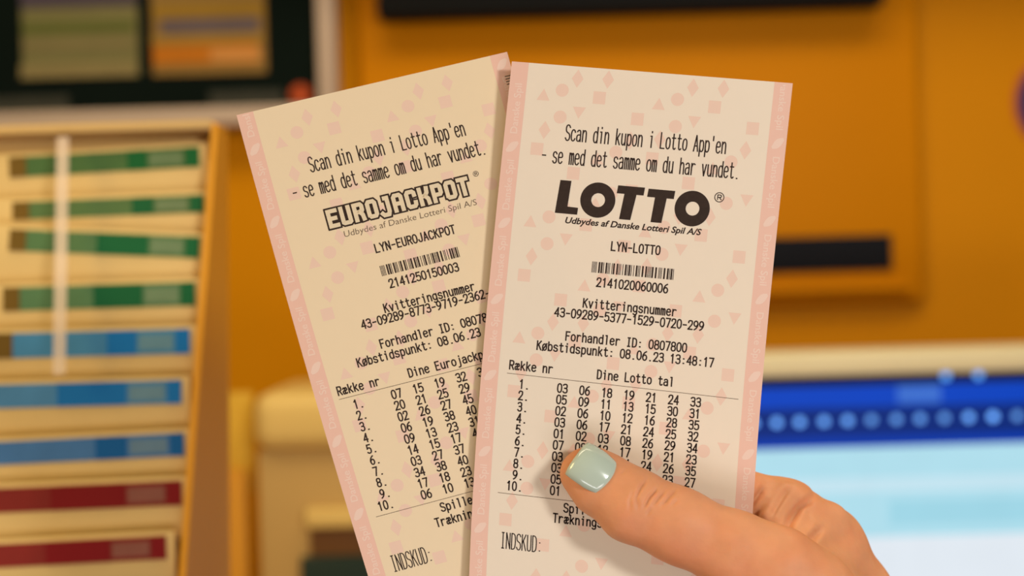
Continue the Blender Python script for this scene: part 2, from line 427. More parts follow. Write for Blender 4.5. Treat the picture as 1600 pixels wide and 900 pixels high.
# ------------------------------------------------------------------ stroke lettering of the thermal printer
G = {
    '0': ['c1.1,0 2.9,0 4,1.4 4,4.6 2.9,6 1.1,6 0,4.6 0,1.4'], '1': ['s.8,4.9 2.2,6 2.2,0'],
    '2': ['r.1,4.6 .3,5.6 1.2,6 2.8,6 3.8,5.6 3.8,4 3.2,3.1 0,0', 's0,0 4,0'],
    '3': ['r.1,5.3 1,6 3,6 3.8,5.3 3.8,3.9 3,3.2 1.4,3.2', 'r1.4,3.2 3.1,3.2 4,2.4 4,.8 3,0 1,0 0,.8'],
    '4': ['s3.1,0 3.1,6 0,1.7 4,1.7'], '5': ['s3.7,6 .5,6 .3,3.2', 'r.3,3.2 1.2,3.8 2.8,3.8 4,2.9 4,.9 2.8,0 1,0 0,.7'],
    '6': ['r3.4,6 1.6,5.2 .2,3.4 0,1.6 1,0 3,0 4,1.2 4,2.4 3,3.6 1.2,3.6 .1,2.2'], '7': ['s0,6 4,6 1.6,0'],
    '8': ['c1.1,3.2 2.9,3.2 3.8,3.9 3.8,5.3 2.9,6 1.1,6 .2,5.3 .2,3.9', 'c1.1,0 2.9,0 4,.8 4,2.4 2.9,3.2 1.1,3.2 0,2.4 0,.8'],
    '9': ['r.6,0 2.4,.8 3.8,2.6 4,4.4 3,6 1,6 0,4.8 0,3.6 1,2.4 2.8,2.4 3.9,3.8'],
    'S': ['r3.9,5.1 3,6 1,6 .1,5.2 .1,3.9 1,3.2 3,2.8 4,2.1 4,.9 3,0 1,0 0,.9'], 'L': ['s.2,6 .2,0 3.8,0'], 'A': ['s0,0 2,6 4,0', 's.7,2 3.3,2'],
    'K': ['s.2,0 .2,6', 's3.8,6 .2,2.6', 's1.4,3.6 4,0'], 'F': ['s.3,0 .3,6 3.8,6', 's.3,3.2 3,3.2'], 'I': ['s2,0 2,6', 's1,6 3,6', 's1,0 3,0'],
    'D': ['s.2,0 .2,6', 'r.2,6 2.4,6 4,5 4,1 2.4,0 .2,0'], 'R': ['s.2,0 .2,6', 'r.2,6 2.8,6 3.9,5.6 3.9,3.3 2.8,2.9 .2,2.9', 's2,2.9 4,0'],
    'T': ['s0,6 4,6', 's2,6 2,0'], 'N': ['s.2,0 .2,6 3.8,0 3.8,6'], 'U': ['r.2,6 .2,.6 1.2,0 2.8,0 3.8,.6 3.8,6'], 'E': ['s3.8,6 .3,6 .3,0 3.8,0', 's.3,3.2 3.2,3.2'],
    'O': ['c1.1,0 2.9,0 4,1.4 4,4.6 2.9,6 1.1,6 0,4.6 0,1.4'], 'J': ['r3.6,6 3.6,.9 2.6,0 1.2,0 .2,.9 .2,1.6'],
    'C': ['r4,4.8 3,6 1,6 0,4.6 0,1.4 1,0 3,0 4,1.2'], 'P': ['s.2,0 .2,6', 'r.2,6 2.8,6 3.9,5.5 3.9,3.1 2.8,2.7 .2,2.7'], 'Y': ['s0,6 2,3 4,6', 's2,3 2,0'],
    'a': ['r.4,3.7 1.2,4.3 2.8,4.3 3.6,3.6 3.6,0', 'r3.6,2.5 1.2,2.5 .1,2 .1,.5 1,0 2.4,0 3.6,.9'], 'b': ['s.3,6 .3,0', 'r.3,3.3 1.4,4.3 2.8,4.3 3.9,3.3 3.9,1 2.8,0 1.4,0 .3,1'],
    'c': ['r3.8,3.4 2.9,4.3 1.2,4.3 .1,3.3 .1,1 1.2,0 2.9,0 3.8,.9'], 'd': ['s3.7,6 3.7,0', 'r3.7,3.3 2.6,4.3 1.2,4.3 .1,3.3 .1,1 1.2,0 2.6,0 3.7,1'],
    'e': ['r.2,2.3 3.8,2.3 3.8,3.4 2.8,4.3 1.2,4.3 .1,3.3 .1,1 1.2,0 2.8,0 3.7,.7'], 'g': ['s3.7,4.3 3.7,0', 'r3.7,3.3 2.6,4.3 1.2,4.3 .1,3.3 .1,1.2 1.2,.2 2.6,.2 3.7,1.2', 'r3.7,.6 3.7,-1.1 2.8,-1.8 1,-1.8 .4,-1.3'],
    'h': ['s.3,6 .3,0', 'r.3,3.1 1.5,4.3 2.8,4.3 3.7,3.4 3.7,0'], 'i': ['s1,4.3 2.1,4.3 2.1,0', 's2.1,5.7 2.1,6.1'], 'j': ['r2.8,4.3 2.8,-.9 2,-1.8 .6,-1.8', 's2.8,5.7 2.8,6.1'],
    'k': ['s.4,0 .4,6', 's3.5,4.3 .4,1.6', 's1.5,2.5 3.8,0'], 'l': ['s1.1,6 2.1,6 2.1,0'], 'm': ['s.1,0 .1,4.3', 'r.1,3.4 .8,4.3 1.5,4.3 2,3.6 2,0', 'r2,3.4 2.7,4.3 3.4,4.3 3.9,3.6 3.9,0'],
    'n': ['s.3,0 .3,4.3', 'r.3,3.1 1.5,4.3 2.8,4.3 3.7,3.4 3.7,0'], 'o': ['c1.2,0 2.8,0 3.9,1 3.9,3.3 2.8,4.3 1.2,4.3 .1,3.3 .1,1'], 'p': ['s.3,4.3 .3,-1.8', 'r.3,3.3 1.4,4.3 2.8,4.3 3.9,3.3 3.9,1 2.8,0 1.4,0 .3,1'],
    'r': ['s.5,0 .5,4.3', 'r.5,2.8 1.6,4.2 2.8,4.3 3.6,4'], 's': ['r3.6,3.6 2.8,4.3 1.1,4.3 .3,3.7 .3,2.8 1.2,2.3 2.8,2.1 3.7,1.5 3.7,.6 2.8,0 1.1,0 .2,.7'], 't': ['r1.6,5.8 1.6,.8 2.2,0 3.3,0 3.8,.4', 's.4,4.3 3.4,4.3'],
    'u': ['r.3,4.3 .3,.9 1.2,0 2.5,0 3.7,1.2', 's3.7,4.3 3.7,0'], 'v': ['s.2,4.3 2,0 3.8,4.3'],
    'æ': ['r.2,3.7 .9,4.3 1.6,4.3 2.1,3.6 2.1,.7 1.4,0 .6,0 0,.6 0,1.6 .6,2.3 4,2.3 4,3.4 3.4,4.3 2.7,4.3 2.1,3.6', 'r2.1,.7 2.7,0 3.4,0 4,.6'],
    'ø': ['c1.2,0 2.8,0 3.9,1 3.9,3.3 2.8,4.3 1.2,4.3 .1,3.3 .1,1', 's0,-.3 4,4.6'],
    '-': ['s.5,2.7 3.5,2.7'], '.': ['s1.8,0 2.3,0'], ':': ['s1.8,.5 2.3,.5', 's1.8,3.6 2.3,3.6'], "'": ['s2.1,4.6 2.1,6.2'],
}
def chaikin(p, closed, n=2):
    for _ in range(n):
        q = [] if closed else [p[0]]
        m_ = len(p)
        for i in range(m_ if closed else m_ - 1):
            a_, b_ = p[i], p[(i + 1) % m_]
            q += [(.75 * a_[0] + .25 * b_[0], .75 * a_[1] + .25 * b_[1]), (.25 * a_[0] + .75 * b_[0], .25 * a_[1] + .75 * b_[1])]
        if not closed: q.append(p[-1])
        p = q
    return p
def parse(s):
    k_ = s[0]
    pts = [tuple(float(t) for t in w.split(',')) for w in s[1:].split()]
    if k_ == 'r': pts = chaikin(pts, False)
    if k_ == 'c': pts = chaikin(pts, True)
    return pts, k_ == 'c'
GLYPH = {k_: [parse(s) for s in v] for k_, v in G.items()}

def stroke(pts, closed, w, V, F, ext=.5):
    """flat ribbon along a polyline, appended to V (2-D points) and F"""
    n = len(pts)
    if not closed:
        for i in range(1, n - 1):
            a_ = (Vector(pts[i]) - Vector(pts[i - 1])).normalized(); b_ = (Vector(pts[i + 1]) - Vector(pts[i])).normalized()
            if a_.dot(b_) < .2:
                stroke(pts[:i + 1], False, w, V, F, ext)
                stroke(pts[i:], False, w, V, F, ext)
                return
    P = [Vector(q) for q in pts]
    if not closed and n > 1:
        d0 = (P[0] - P[1]).normalized(); d1 = (P[-1] - P[-2]).normalized()
        P[0] = P[0] + d0 * w * ext * .9; P[-1] = P[-1] + d1 * w * ext * .9
    b_ = len(V)
    for i in range(n):
        if closed:
            t0 = (P[i] - P[i - 1]).normalized(); t1 = (P[(i + 1) % n] - P[i]).normalized()
        else:
            t0 = (P[i] - P[i - 1]).normalized() if i else (P[1] - P[0]).normalized()
            t1 = (P[i + 1] - P[i]).normalized() if i < n - 1 else t0
        n0 = Vector((-t0.y, t0.x)); n1 = Vector((-t1.y, t1.x))
        m_ = n0 + n1
        if m_.length < .2: m_ = n0
        m_.normalize()
        sc = 1 / max(.5, m_.dot(n0))
        V.append(P[i] + m_ * (w / 2 * sc)); V.append(P[i] - m_ * (w / 2 * sc))
    for i in range(n if closed else n - 1):
        j = (i + 1) % n
        F.append((b_ + 2 * i, b_ + 2 * i + 1, b_ + 2 * j + 1, b_ + 2 * j))

ADV = 1.59
def mono_text(s, u, v, height=2.4, adv=ADV, width=1.12, weight=.40):
    """lettering in receipt millimetres: u right, v down, baseline at v"""
    V, F = [], []
    for i, ch in enumerate(s):
        if ch == ' ': continue
        for pts, cl in GLYPH[ch]:
            q = [(u + i * adv + x / 4 * width, -(v - y / 6 * height)) for x, y in pts]
            stroke(q, cl, weight, V, F)
    return [(p_[0], -p_[1]) for p_ in V], F

_fcache = {}
def font_text(s, size, bold=0.0, shear=0.0, spacing=1.0):
    key = (s, size, bold, shear, spacing)
    if key not in _fcache:
        cu = bpy.data.curves.new('lettering', 'FONT')
        cu.body = s
        cu.size = size
        cu.shear = shear
        cu.offset = bold
        cu.space_character = spacing
        cu.resolution_u = 3
        ob = bpy.data.objects.new('lettering', cu)
        COL.objects.link(ob)
        dg = bpy.context.evaluated_depsgraph_get()
        me = bpy.data.meshes.new_from_object(ob.evaluated_get(dg))
        V = [(v.co.x, v.co.y) for v in me.vertices]
        F = [tuple(p_.vertices) for p_ in me.polygons]
        bpy.data.objects.remove(ob); bpy.data.curves.remove(cu); bpy.data.meshes.remove(me)
        _fcache[key] = (V, F)
    return _fcache[key]

def font_fit(s, u0, u1, v, cap, bold=0.0, shear=0.0):
    V, F = font_text(s, 1.0, bold, shear)
    xs = [p_[0] for p_ in V]
    a_, b_ = min(xs), max(xs)
    V0, _ = font_text('H', 1.0, 0, 0)
    hc = max(p_[1] for p_ in V0)
    return [(u0 + (x - a_) / (b_ - a_) * (u1 - u0), v - y / hc * cap) for x, y in V], F

# ------------------------------------------------------------------ receipts
class Sheet:
    def __init__(self, cx_, cy_, cs_, zf, length, yaw=0.0):
        self.yaw = yaw
        self.cx, self.cy, self.cs, self.zf, self.len = cx_, cy_, cs_, zf, length
    def pt(self, u, v, h=0.0):
        vv = min(v, 142.0)
        s = self.cs[0] * vv + self.cs[1]
        n = math.hypot(1, s)
        x = np.polyval(self.cx, vv); y = np.polyval(self.cy, vv)
        if v > vv:
            e = .01
            dx = (x - np.polyval(self.cx, vv - e)) / e; dy = (y - np.polyval(self.cy, vv - e)) / e
            x += dx * (v - vv); y += dy * (v - vv)
        z = self.zf(v)
        x, y = x + u / n, y - u * s / n
        z1 = z - self.yaw * (80 - u)
        k_ = (405 - z1) / (405 - z)
        return (x * k_, y * k_, z1 + h)
LEFTC = ([6.023917801049073e-08, 9.077679220552424e-05, 0.2646742295550788, -79.32374866138774], [1.3192127533242486e-08, 2.7194567246606282e-05, -0.9643375085298304, 49.76637149628029], [-0.0002722800727156991, -0.23398726386247665])
RIGHTC = ([1.3798536380232086e-06, -6.231942286073293e-05, -0.10329845690021207, -0.042439412353815695], [-7.484833719080301e-08, -3.6258188363888286e-06, -0.9940984963908079, 64.33664104198095], [0.0002774180486045642, 0.07797965403572266])
SL = Sheet(*LEFTC, lambda v: -0.9 - 3.6 * max(0, (112 - v) / 112) ** 1.5, 165, .05)
SR = Sheet(*RIGHTC, lambda v: 0.00012 * max(0, 100 - v) ** 2, 158)
HANDM = frame_matrix(CAM + FWD * HOLD)

def paper_mat(name, rgb, trans=.22):
    m = mat(name, rgb, .55, .012, 300, .25)
    nt = m.node_tree
    b_ = nt.nodes['Principled BSDF']
    out = nt.nodes['Material Output']
    tr = nt.nodes.new('ShaderNodeBsdfTranslucent')
    tr.inputs[0].default_value = lin(rgb)
    mx = nt.nodes.new('ShaderNodeMixShader')
    mx.inputs[0].default_value = trans
    nt.links.new(b_.outputs[0], mx.inputs[1]); nt.links.new(tr.outputs[0], mx.inputs[2])
    nt.links.new(mx.outputs[0], out.inputs[0])
    return m
PAPER = paper_mat('thermal_paper', (240, 227, 208))
PAPER_WARM = paper_mat('thermal_paper_warm_light', (240, 222, 190))  # same paper stock, warmer light on the left receipt put into its colour
PINK = paper_mat('pink_print', (241, 200, 182))
PINK2 = paper_mat('pink_motif_print', (241, 211, 192))
PALEINK = paper_mat('pale_print', (244, 216, 200))
INK = mat('thermal_ink', (54, 42, 36), .7, .25, 900, .1)
INKLIGHT = mat('thermal_ink_faint', (104, 88, 72), .7, .2, 900, .1)

def sheet_mesh(S, base, V, F, h):
    out = []
    for u, v in V:
        x, y, z = S.pt(u, v, h)
        out.append(((x - base[0]) / 1000, (y - base[1]) / 1000, (z - base[2]) / 1000))
    me = mesh_from(out, F)
    # face the camera
    bm = bmesh.new(); bm.from_mesh(me)
    for f in bm.faces:
        if f.normal.z < 0: f.normal_flip()
    bm.to_mesh(me); bm.free()
    return me

def grid(u0, u1, v0, v1, nu, nv):
    V = [(u0 + (u1 - u0) * i / nu, v0 + (v1 - v0) * j / nv) for j in range(nv + 1) for i in range(nu + 1)]
    F = [(j * (nu + 1) + i, j * (nu + 1) + i + 1, (j + 1) * (nu + 1) + i + 1, (j + 1) * (nu + 1) + i) for j in range(nv) for i in range(nu)]
    return V, F

def shape(kind, u, v, r=1.85):
    n = {'C': 24, 'T': 3, 'N': 3, 'D': 4, 'S': 4}[kind]
    if kind == 'C': P = [(u + r * math.cos(2 * math.pi * i / n), v + r * math.sin(2 * math.pi * i / n)) for i in range(n)]
    if kind == 'S': P = [(u - r * .95, v - r * .95), (u + r * .95, v - r * .95), (u + r * .95, v + r * .95), (u - r * .95, v + r * .95)]
    if kind == 'D': P = [(u, v - r * 1.4), (u + r * .9, v), (u, v + r * 1.4), (u - r * .9, v)]
    if kind == 'T': P = [(u - r, v + r * .9), (u + r, v + r * .9), (u, v - r * .9)]
    if kind == 'N': P = [(u - r, v - r * .9), (u + r, v - r * .9), (u, v + r * .9)]
    return P

MOTIF = [('T', 9.94, 8.6), ('C', 15.1, 7.0), ('D', 19.1, 3.4), ('D', 27.75, 3.0), ('S', 25.8, 8.3), ('N', 20.46, 13.0), ('C', 15.3, 14.6), ('D', 11.27, 18.6),
         ('S', 9.68, 24.1), ('S', 37.2, 13.4), ('D', 35.8, 19.6), ('C', 32.1, 23.2), ('C', 32.0, -1.2), ('N', 37.6, -2.4), ('T', 27.05, 25.3), ('S', 20.7, 30.1)]

def leaf_pts(u, v, s=1.0):
    P = []
    for i in range(14):
        t = i / 14 * 2 * math.pi
        r = 1.25 + .25 * math.cos(2 * (t + .8))
        P.append((u + s * r * math.cos(t), v + s * r * 1.1 * math.sin(t)))
    # square-ish upper right and lower left tips
    P = [(pu + (.45 * s if (pu - u) > .7 * s and (pv - v) < -.4 * s else 0) - (.45 * s if (pu - u) < -.7 * s and (pv - v) > .4 * s else 0),
          pv - (.35 * s if (pu - u) > .7 * s and (pv - v) < -.4 * s else 0) + (.35 * s if (pu - u) < -.7 * s and (pv - v) > .4 * s else 0)) for pu, pv in P]
    return P

def build_receipt(S, lab, lines, leaf_l, leaf_r, motif_off, extra, sheet_mat):
    base = S.pt(40, 150)
    root = empty('lottery_receipt', (0, 0, 0))
    root.matrix_world = HANDM @ Matrix.Translation(Vector(base) / 1000)
    tag(root, lab, 'receipt', None)
    # the sheet itself: a thin closed slab
    nu, nv = 16, 60
    V, F = grid(0, 80, 0, S.len, nu, nv)
    n = len(V)
    top = [S.pt(u, v, 0) for u, v in V]; bot = [S.pt(u, v, -.09) for u, v in V]
    P = [((x - base[0]) / 1000, (y - base[1]) / 1000, (z - base[2]) / 1000) for x, y, z in top + bot]
    FF = [f[::-1] for f in F] + [tuple(i + n for i in f) for f in F]
    rim = [i for i in range(nu + 1)] + [(j + 1) * (nu + 1) - 1 for j in range(1, nv + 1)] + [nv * (nu + 1) + i for i in range(nu - 1, -1, -1)] + [j * (nu + 1) for j in range(nv - 1, 0, -1)]
    for a_, b_ in zip(rim, rim[1:] + rim[:1]):
        FF.append((a_, b_, b_ + n, a_ + n))
    me = mesh_from(P, FF)
    link('paper', me, sheet_mat, root)
    # pink border strips with the repeated name and leaf mark
    for side in (0, 1):
        u0, u1 = (0.02, 4.87) if side == 0 else (74.85, 79.98)
        V, F = grid(u0, u1, 0.02, S.len - .02, 2, 60)
        bs = link('border_strip', sheet_mesh(S, base, V, F, .02), PINK, root)
        uc = 2.6 if side == 0 else 77.6
        start = leaf_l if side == 0 else leaf_r
        per = 21.75
        v = start - per * 2
        LV, LF, TV, TF = [], [], [], []
        while v < S.len + per:
            P = leaf_pts(uc, v)
            if all(1 < q[1] < S.len - 1 for q in P):
                LF.append(tuple(range(len(LV), len(LV) + len(P)))); LV += P
                # pale leaf vein is left open as a thin pink gap
            fV, fF = font_text('Danske Spil', 1.0, .012)
            xs = [q[0] for q in fV]; ln = max(xs) - min(xs); x0 = min(xs)
            sc = 14.2 / ln
            vm = v + per / 2
            cV = []
            for x, y in fV:
                tt = (x - x0) * sc - 7.1
                if side == 0: cV.append((uc + .85 - y * sc * .92 + .1, vm - tt))
                else: cV.append((uc - .85 + y * sc * .92 - .1, vm + tt))
            if all(.6 < q[1] < S.len - 1 for q in cV) or True:
                ok = [(.4 < q[1] < S.len - .6) for q in cV]
                b_ = len(TV); TV += cV
                TF += [tuple(i + b_ for i in f) for f in fF if all(ok[i] for i in f)]
            v += per
        link('leaf_mark', sheet_mesh(S, base, LV, LF, .04), PALEINK, bs)
        used = sorted({i for f in TF for i in f}); mp = {o_: k_ for k_, o_ in enumerate(used)}
        link('border_text', sheet_mesh(S, base, [TV[i] for i in used], [tuple(mp[i] for i in f) for f in TF], .04), PALEINK, bs)
    # faint pink motifs scattered over the sheet
    V, F = [], []
    for row in (0, 36.0, 69.1, 105.6, 141.6):
        for k_, uu, vv in MOTIF:
            for t in (-1, 0, 1):
                u = uu + 32.85 * t + motif_off[0]; v = vv + row + motif_off[1]
                if 7 < u < 72.6 and 2.7 < v < S.len - 3:
                    P = shape(k_, u, v)
                    F.append(tuple(range(len(V), len(V) + len(P)))); V += P
    link('background_motifs', sheet_mesh(S, base, V, F, .018), PINK2, root)
    for item in lines:
        V, F = mono_text(*item[:3], **(item[3] if len(item) > 3 else {}))
        link('text_line', sheet_mesh(S, base, V, F, .045), INK, root)
    extra(S, base, root)
    return root

def ruled(S, base, root, v0, v1, u0, u1):
    V, F = grid(u0, u1, 0, 1, 40, 1)
    V = [(u, v0 + (v1 - v0) * (u - u0) / (u1 - u0) + (w_ - .5) * .14) for u, w_ in V]
    link('ruled_line', sheet_mesh(S, base, V, F, .04), INKLIGHT, root)

def barcode(S, base, root, u0, u1, v0, v1, digits):
    code = {'0': 'nnwwn', '1': 'wnnnw', '2': 'nwnnw', '3': 'wwnnn', '4': 'nnwnw', '5': 'wnwnn', '6': 'nwwnn', '7': 'nnnww', '8': 'wnnwn', '9': 'nwnwn'}
    seq = [1, 1, 1, 1]
    d = digits if len(digits) % 2 == 0 else '0' + digits
    for i in range(0, len(d), 2):
        for x, y in zip(code[d[i]], code[d[i + 1]]):
            seq += [2.5 if x == 'w' else 1, 2.5 if y == 'w' else 1]
    seq += [2.5, 1, 1]
    tot = sum(seq); u = u0; V, F = [], []
    for i, w_ in enumerate(seq):
        du = w_ / tot * (u1 - u0)
        if i % 2 == 0:
            b_ = len(V)
            V += [(u, v0), (u + du * .98, v0), (u + du * .98, v1), (u, v1)]; F.append((b_, b_ + 1, b_ + 2, b_ + 3))
        u += du
    link('barcode', sheet_mesh(S, base, V, F, .045), INK, root)

def registered(S, base, root, u, v, r):
    V, F = [], []
    ring = [(u + r * math.cos(t * math.pi / 14), -(v + r * math.sin(t * math.pi / 14))) for t in range(28)]
    stroke(ring, True, r * .18, V, F)
    for pts, cl in GLYPH['R']:
        stroke([(u - r * .4 + x / 4 * r * .85, -(v + r * .5 - y / 6 * r)) for x, y in pts], cl, r * .2, V, F)
    link('registered_mark', sheet_mesh(S, base, [(q[0], -q[1]) for q in V], F, .045), INK, root)

# --- right receipt
def lotto_extra(S, base, root):
    V, F = [], []
    def poly(P):
        F.append(tuple(range(len(V), len(V) + len(P)))); V.extend(P)
    poly([(17.25, 32.3), (20.4, 32.3), (20.0, 39.62), (19.85, 41.68), (16.6, 41.68)])
    poly([(20.0, 39.62), (23.05, 39.72), (22.95, 41.68), (19.85, 41.68)])
    def ring(u, v, R, r, n=48):
        b_ = len(V)
        for i in range(n):
            t = 2 * math.pi * i / n
            V.append((u + R * math.cos(t), v + R * math.sin(t))); V.append((u + .1 + r * math.cos(t), v + r * math.sin(t)))
        for i in range(n):
            j = (i + 1) % n
            F.append((b_ + 2 * i, b_ + 2 * j, b_ + 2 * j + 1, b_ + 2 * i + 1))
    ring(28.4, 37.05, 4.98, 1.95)
    poly([(33.75, 32.4), (41.4, 32.4), (41.2, 34.65), (39.2, 34.65), (35.75, 34.65), (33.55, 34.65)])
    poly([(35.75, 34.65), (39.2, 34.65), (38.15, 41.85), (34.95, 41.85)])
    poly([(42.45, 32.6), (50.05, 32.6), (49.85, 34.9), (47.85, 34.9), (44.5, 34.9), (42.25, 34.9)])
    poly([(44.5, 34.9), (47.85, 34.9), (47.05, 41.9), (43.95, 41.9)])
    ring(55.35, 37.1, 5.0, 1.95)
    link('logo', sheet_mesh(S, base, V, F, .05), INK, root)
    registered(S, base, root, 62.7, 33.3, 1.3)
    V, F = font_fit('Udbydes af Danske Lotteri Spil A/S', 19.8, 58.7, 44.3, 1.7, .024, .22)
    link('logo_caption', sheet_mesh(S, base, V, F, .045), INK, root)
    barcode(S, base, root, 28.65, 52.0, 54.4, 57.5, '2141020060006')
    ruled(S, base, root, 88.25, 88.95, 7.3, 73.6)
    ruled(S, base, root, 122.3, 122.6, 7.1, 73.6)

rowsR = ['03  06  18  19  21  24  33', '05  09  11  13  15  30  31', '02  06  10  12  16  28  35', '03  06  17  21  24  25  32', '01  02  03  08  26  29  34',
         '07  08  12  17  19  21  23', '03      11  14  24  26  35', '03          17  21  23  27', '05                  22  26', '01']
dbl = dict(height=4.35, weight=.37, width=1.15)
linesR = [("Scan din kupon i Lotto App'en", 17.4, 21.0, dbl), ('- se med det samme om du har vundet.', 11.3, 27.65, dict(dbl, adv=1.575)),
          ('LYN-LOTTO', 33.6, 50.8), ('2141020060006', 30.5, 61.3), ('Kvitteringsnummer', 27.2, 67.5), ('43-09289-5377-1529-0720-299', 19.4, 70.8),
          ('Forhandler ID: 0807800', 23.1, 77.3), ('Købstidspunkt: 08.06.23 13:48:17', 15.2, 80.7), ('Række nr', 7.9, 87.0), ('Dine Lotto tal', 33.0, 87.2),
          ('Spille', 26.2, 125.7), ('Trækningsd', 23.3, 128.85), ('INDSKUD:', 8.7, 137.85, dict(height=4.4, weight=.3, width=1.1, adv=1.5))]
for i, r in enumerate(rowsR):
    v = 92.15 + 3.226 * i
    linesR.append((r, 22.05, v)); s = '%d.' % (i + 1)
    linesR.append((s.rjust(3), 9.6, v, dict(width=1.05)))
build_receipt(SR, 'front receipt with the bold black five letter logo, thumb pressed on it', linesR, 2.3, 16.97, (0, 0), lotto_extra, PAPER)

# --- left receipt
def block_word(S, base, root, u0, u1, v0, v1):
    """blocky outlined word: dark body with a paper coloured inner stroke"""
    B = {'E': ['s4,5.9 0.2,5.9 0.2,.1 4,.1', 's.2,3 3.4,3'], 'U': ['s.1,6 .1,.4 .6,.1 3.4,.1 3.9,.4 3.9,6'], 'R': ['s.1,0 .1,5.9 3.3,5.9 3.9,5.3 3.9,3.6 3.4,3 .1,3', 's2.4,3 3.6,1.8 3.9,0'],
         'O': ['s.1,.8 .1,5.2 .8,5.9 3.2,5.9 3.9,5.2 3.9,.8 3.2,.1 .8,.1 .1,.8 .1,1.2'], 'J': ['s2.4,5.9 3.6,5.9 3.6,.6 3,-.6 .6,-.6 -.2,.2'], 'A': ['s.1,0 .1,5.2 .8,5.9 3.2,5.9 3.9,5.2 3.9,0', 's.1,2.6 3.9,2.6'],
         'C': ['s4,4.4 3.9,5.4 3.2,5.9 .8,5.9 .1,5.2 .1,.8 .8,.1 3.2,.1 3.9,.7 4,1.6'], 'K': ['s.1,0 .1,6', 's3.9,6 3.6,4.2 2.4,3 .1,3', 's2.4,3 3.7,1.8 3.9,0'],
         'P': ['s.1,0 .1,5.9 3.3,5.9 3.9,5.3 3.9,3 3.3,2.4 .1,2.4'], 'T': ['s-.1,5.9 4.1,5.9', 's2,5.9 2,0']}
    word = 'EUROJACKPOT'
    pitch = (u1 - u0) / len(word)
    V1, F1, V2, F2 = [], [], [], []
    for i, ch in enumerate(word):
        for s in B[ch]:
            pts, cl = parse(s)
            q = [(u0 + pitch * (i + .5) + (x / 4 - .5) * pitch * .58, -(v1 - (.16 + y / 6 * .68) * (v1 - v0))) for x, y in pts]
            stroke(q, cl, 2.2, V1, F1, .5)
            stroke(q, cl, 1.2, V2, F2, .5)
    link('logo', sheet_mesh(S, base, [(q[0], -q[1]) for q in V1], F1, .045), INK, root)
    link('logo_fill', sheet_mesh(S, base, [(q[0], -q[1]) for q in V2], F2, .07), PAPER_WARM, root)

def euro_extra(S, base, root):
    block_word(S, base, root, 17.0, 59.4, 32.3, 38.9)
    registered(S, base, root, 61.9, 32.8, .75)
    V, F = font_fit('Udbydes af Danske Lotteri Spil A/S', 20.8, 59.9, 41.7, 1.75, -.006, .08)
    link('logo_caption', sheet_mesh(S, base, V, F, .045), INKLIGHT, root)
    barcode(S, base, root, 28.1, 51.05, 52.2, 55.25, '2141250150003')
    ruled(S, base, root, 86.55, 86.9, 6.5, 73.5)
    ruled(S, base, root, 121.7, 121.7, 7.1, 73.5)
    V, F = [], []
    for j in range(4):
        stroke([(77.6, -(7.0 + j * .8)), (79.2, -(7.0 + j * .8))], False, .3, V, F)
    link('edge_mark', sheet_mesh(S, base, [(q[0], -q[1]) for q in V], F, .05), INKLIGHT, root)

rowsL = ['07  15  19  32  3', '20  21  25  29  1', '02  26  27  45', '06  19  38  40', '09  13  23  31', '14  15  17  4', '03  27  37', '34  38  40', '17  18  23', '06  10  13']
linesL = [("Scan din kupon i Lotto App'en", 16.5, 21.1, dbl), ('- se med det samme om du har vundet.', 9.8, 27.8, dict(dbl, adv=1.585)),
          ('LYN-EUROJACKPOT', 28.3, 48.2), ('2141250150003', 29.5, 59.05), ('Kvitteringsnummer', 26.1, 65.6), ('43-09289-8773-9719-2362-', 18.6, 68.6),
          ('Forhandler ID: 0807800', 22.2, 75.3), ('Købstidspunkt: 08.06.23', 14.4, 78.9), ('Række nr', 6.7, 85.4), ('Dine Eurojackpot', 27.65, 85.4),
          ('Spille', 25.6, 125.1), ('Træknin', 22.9, 129.0), ('INDSKUD:', 7.5, 138.2, dict(height=4.6, weight=.3, width=1.1, adv=1.5))]
for i, r in enumerate(rowsL):
    v = 90.25 + 3.336 * i
    linesL.append((r, 21.35, v)); s = '%d.' % (i + 1)
    linesL.append((s.rjust(3), 8.6, v, dict(width=1.05)))
build_receipt(SL, 'left receipt with the outlined block letter logo, tucked behind the front one', linesL, 10.9, 3.3, (.4, 1.9), euro_extra, PAPER_WARM)

# ------------------------------------------------------------------ the hand: one implicit surface, meshed with surface nets
MMPX = 1600 / 36 * 50 / 405
def hp(px, py, z):
    k_ = (405 - z) / 405 / MMPX
    return np.array([(px - 800) * k_, (450 - py) * k_, z])

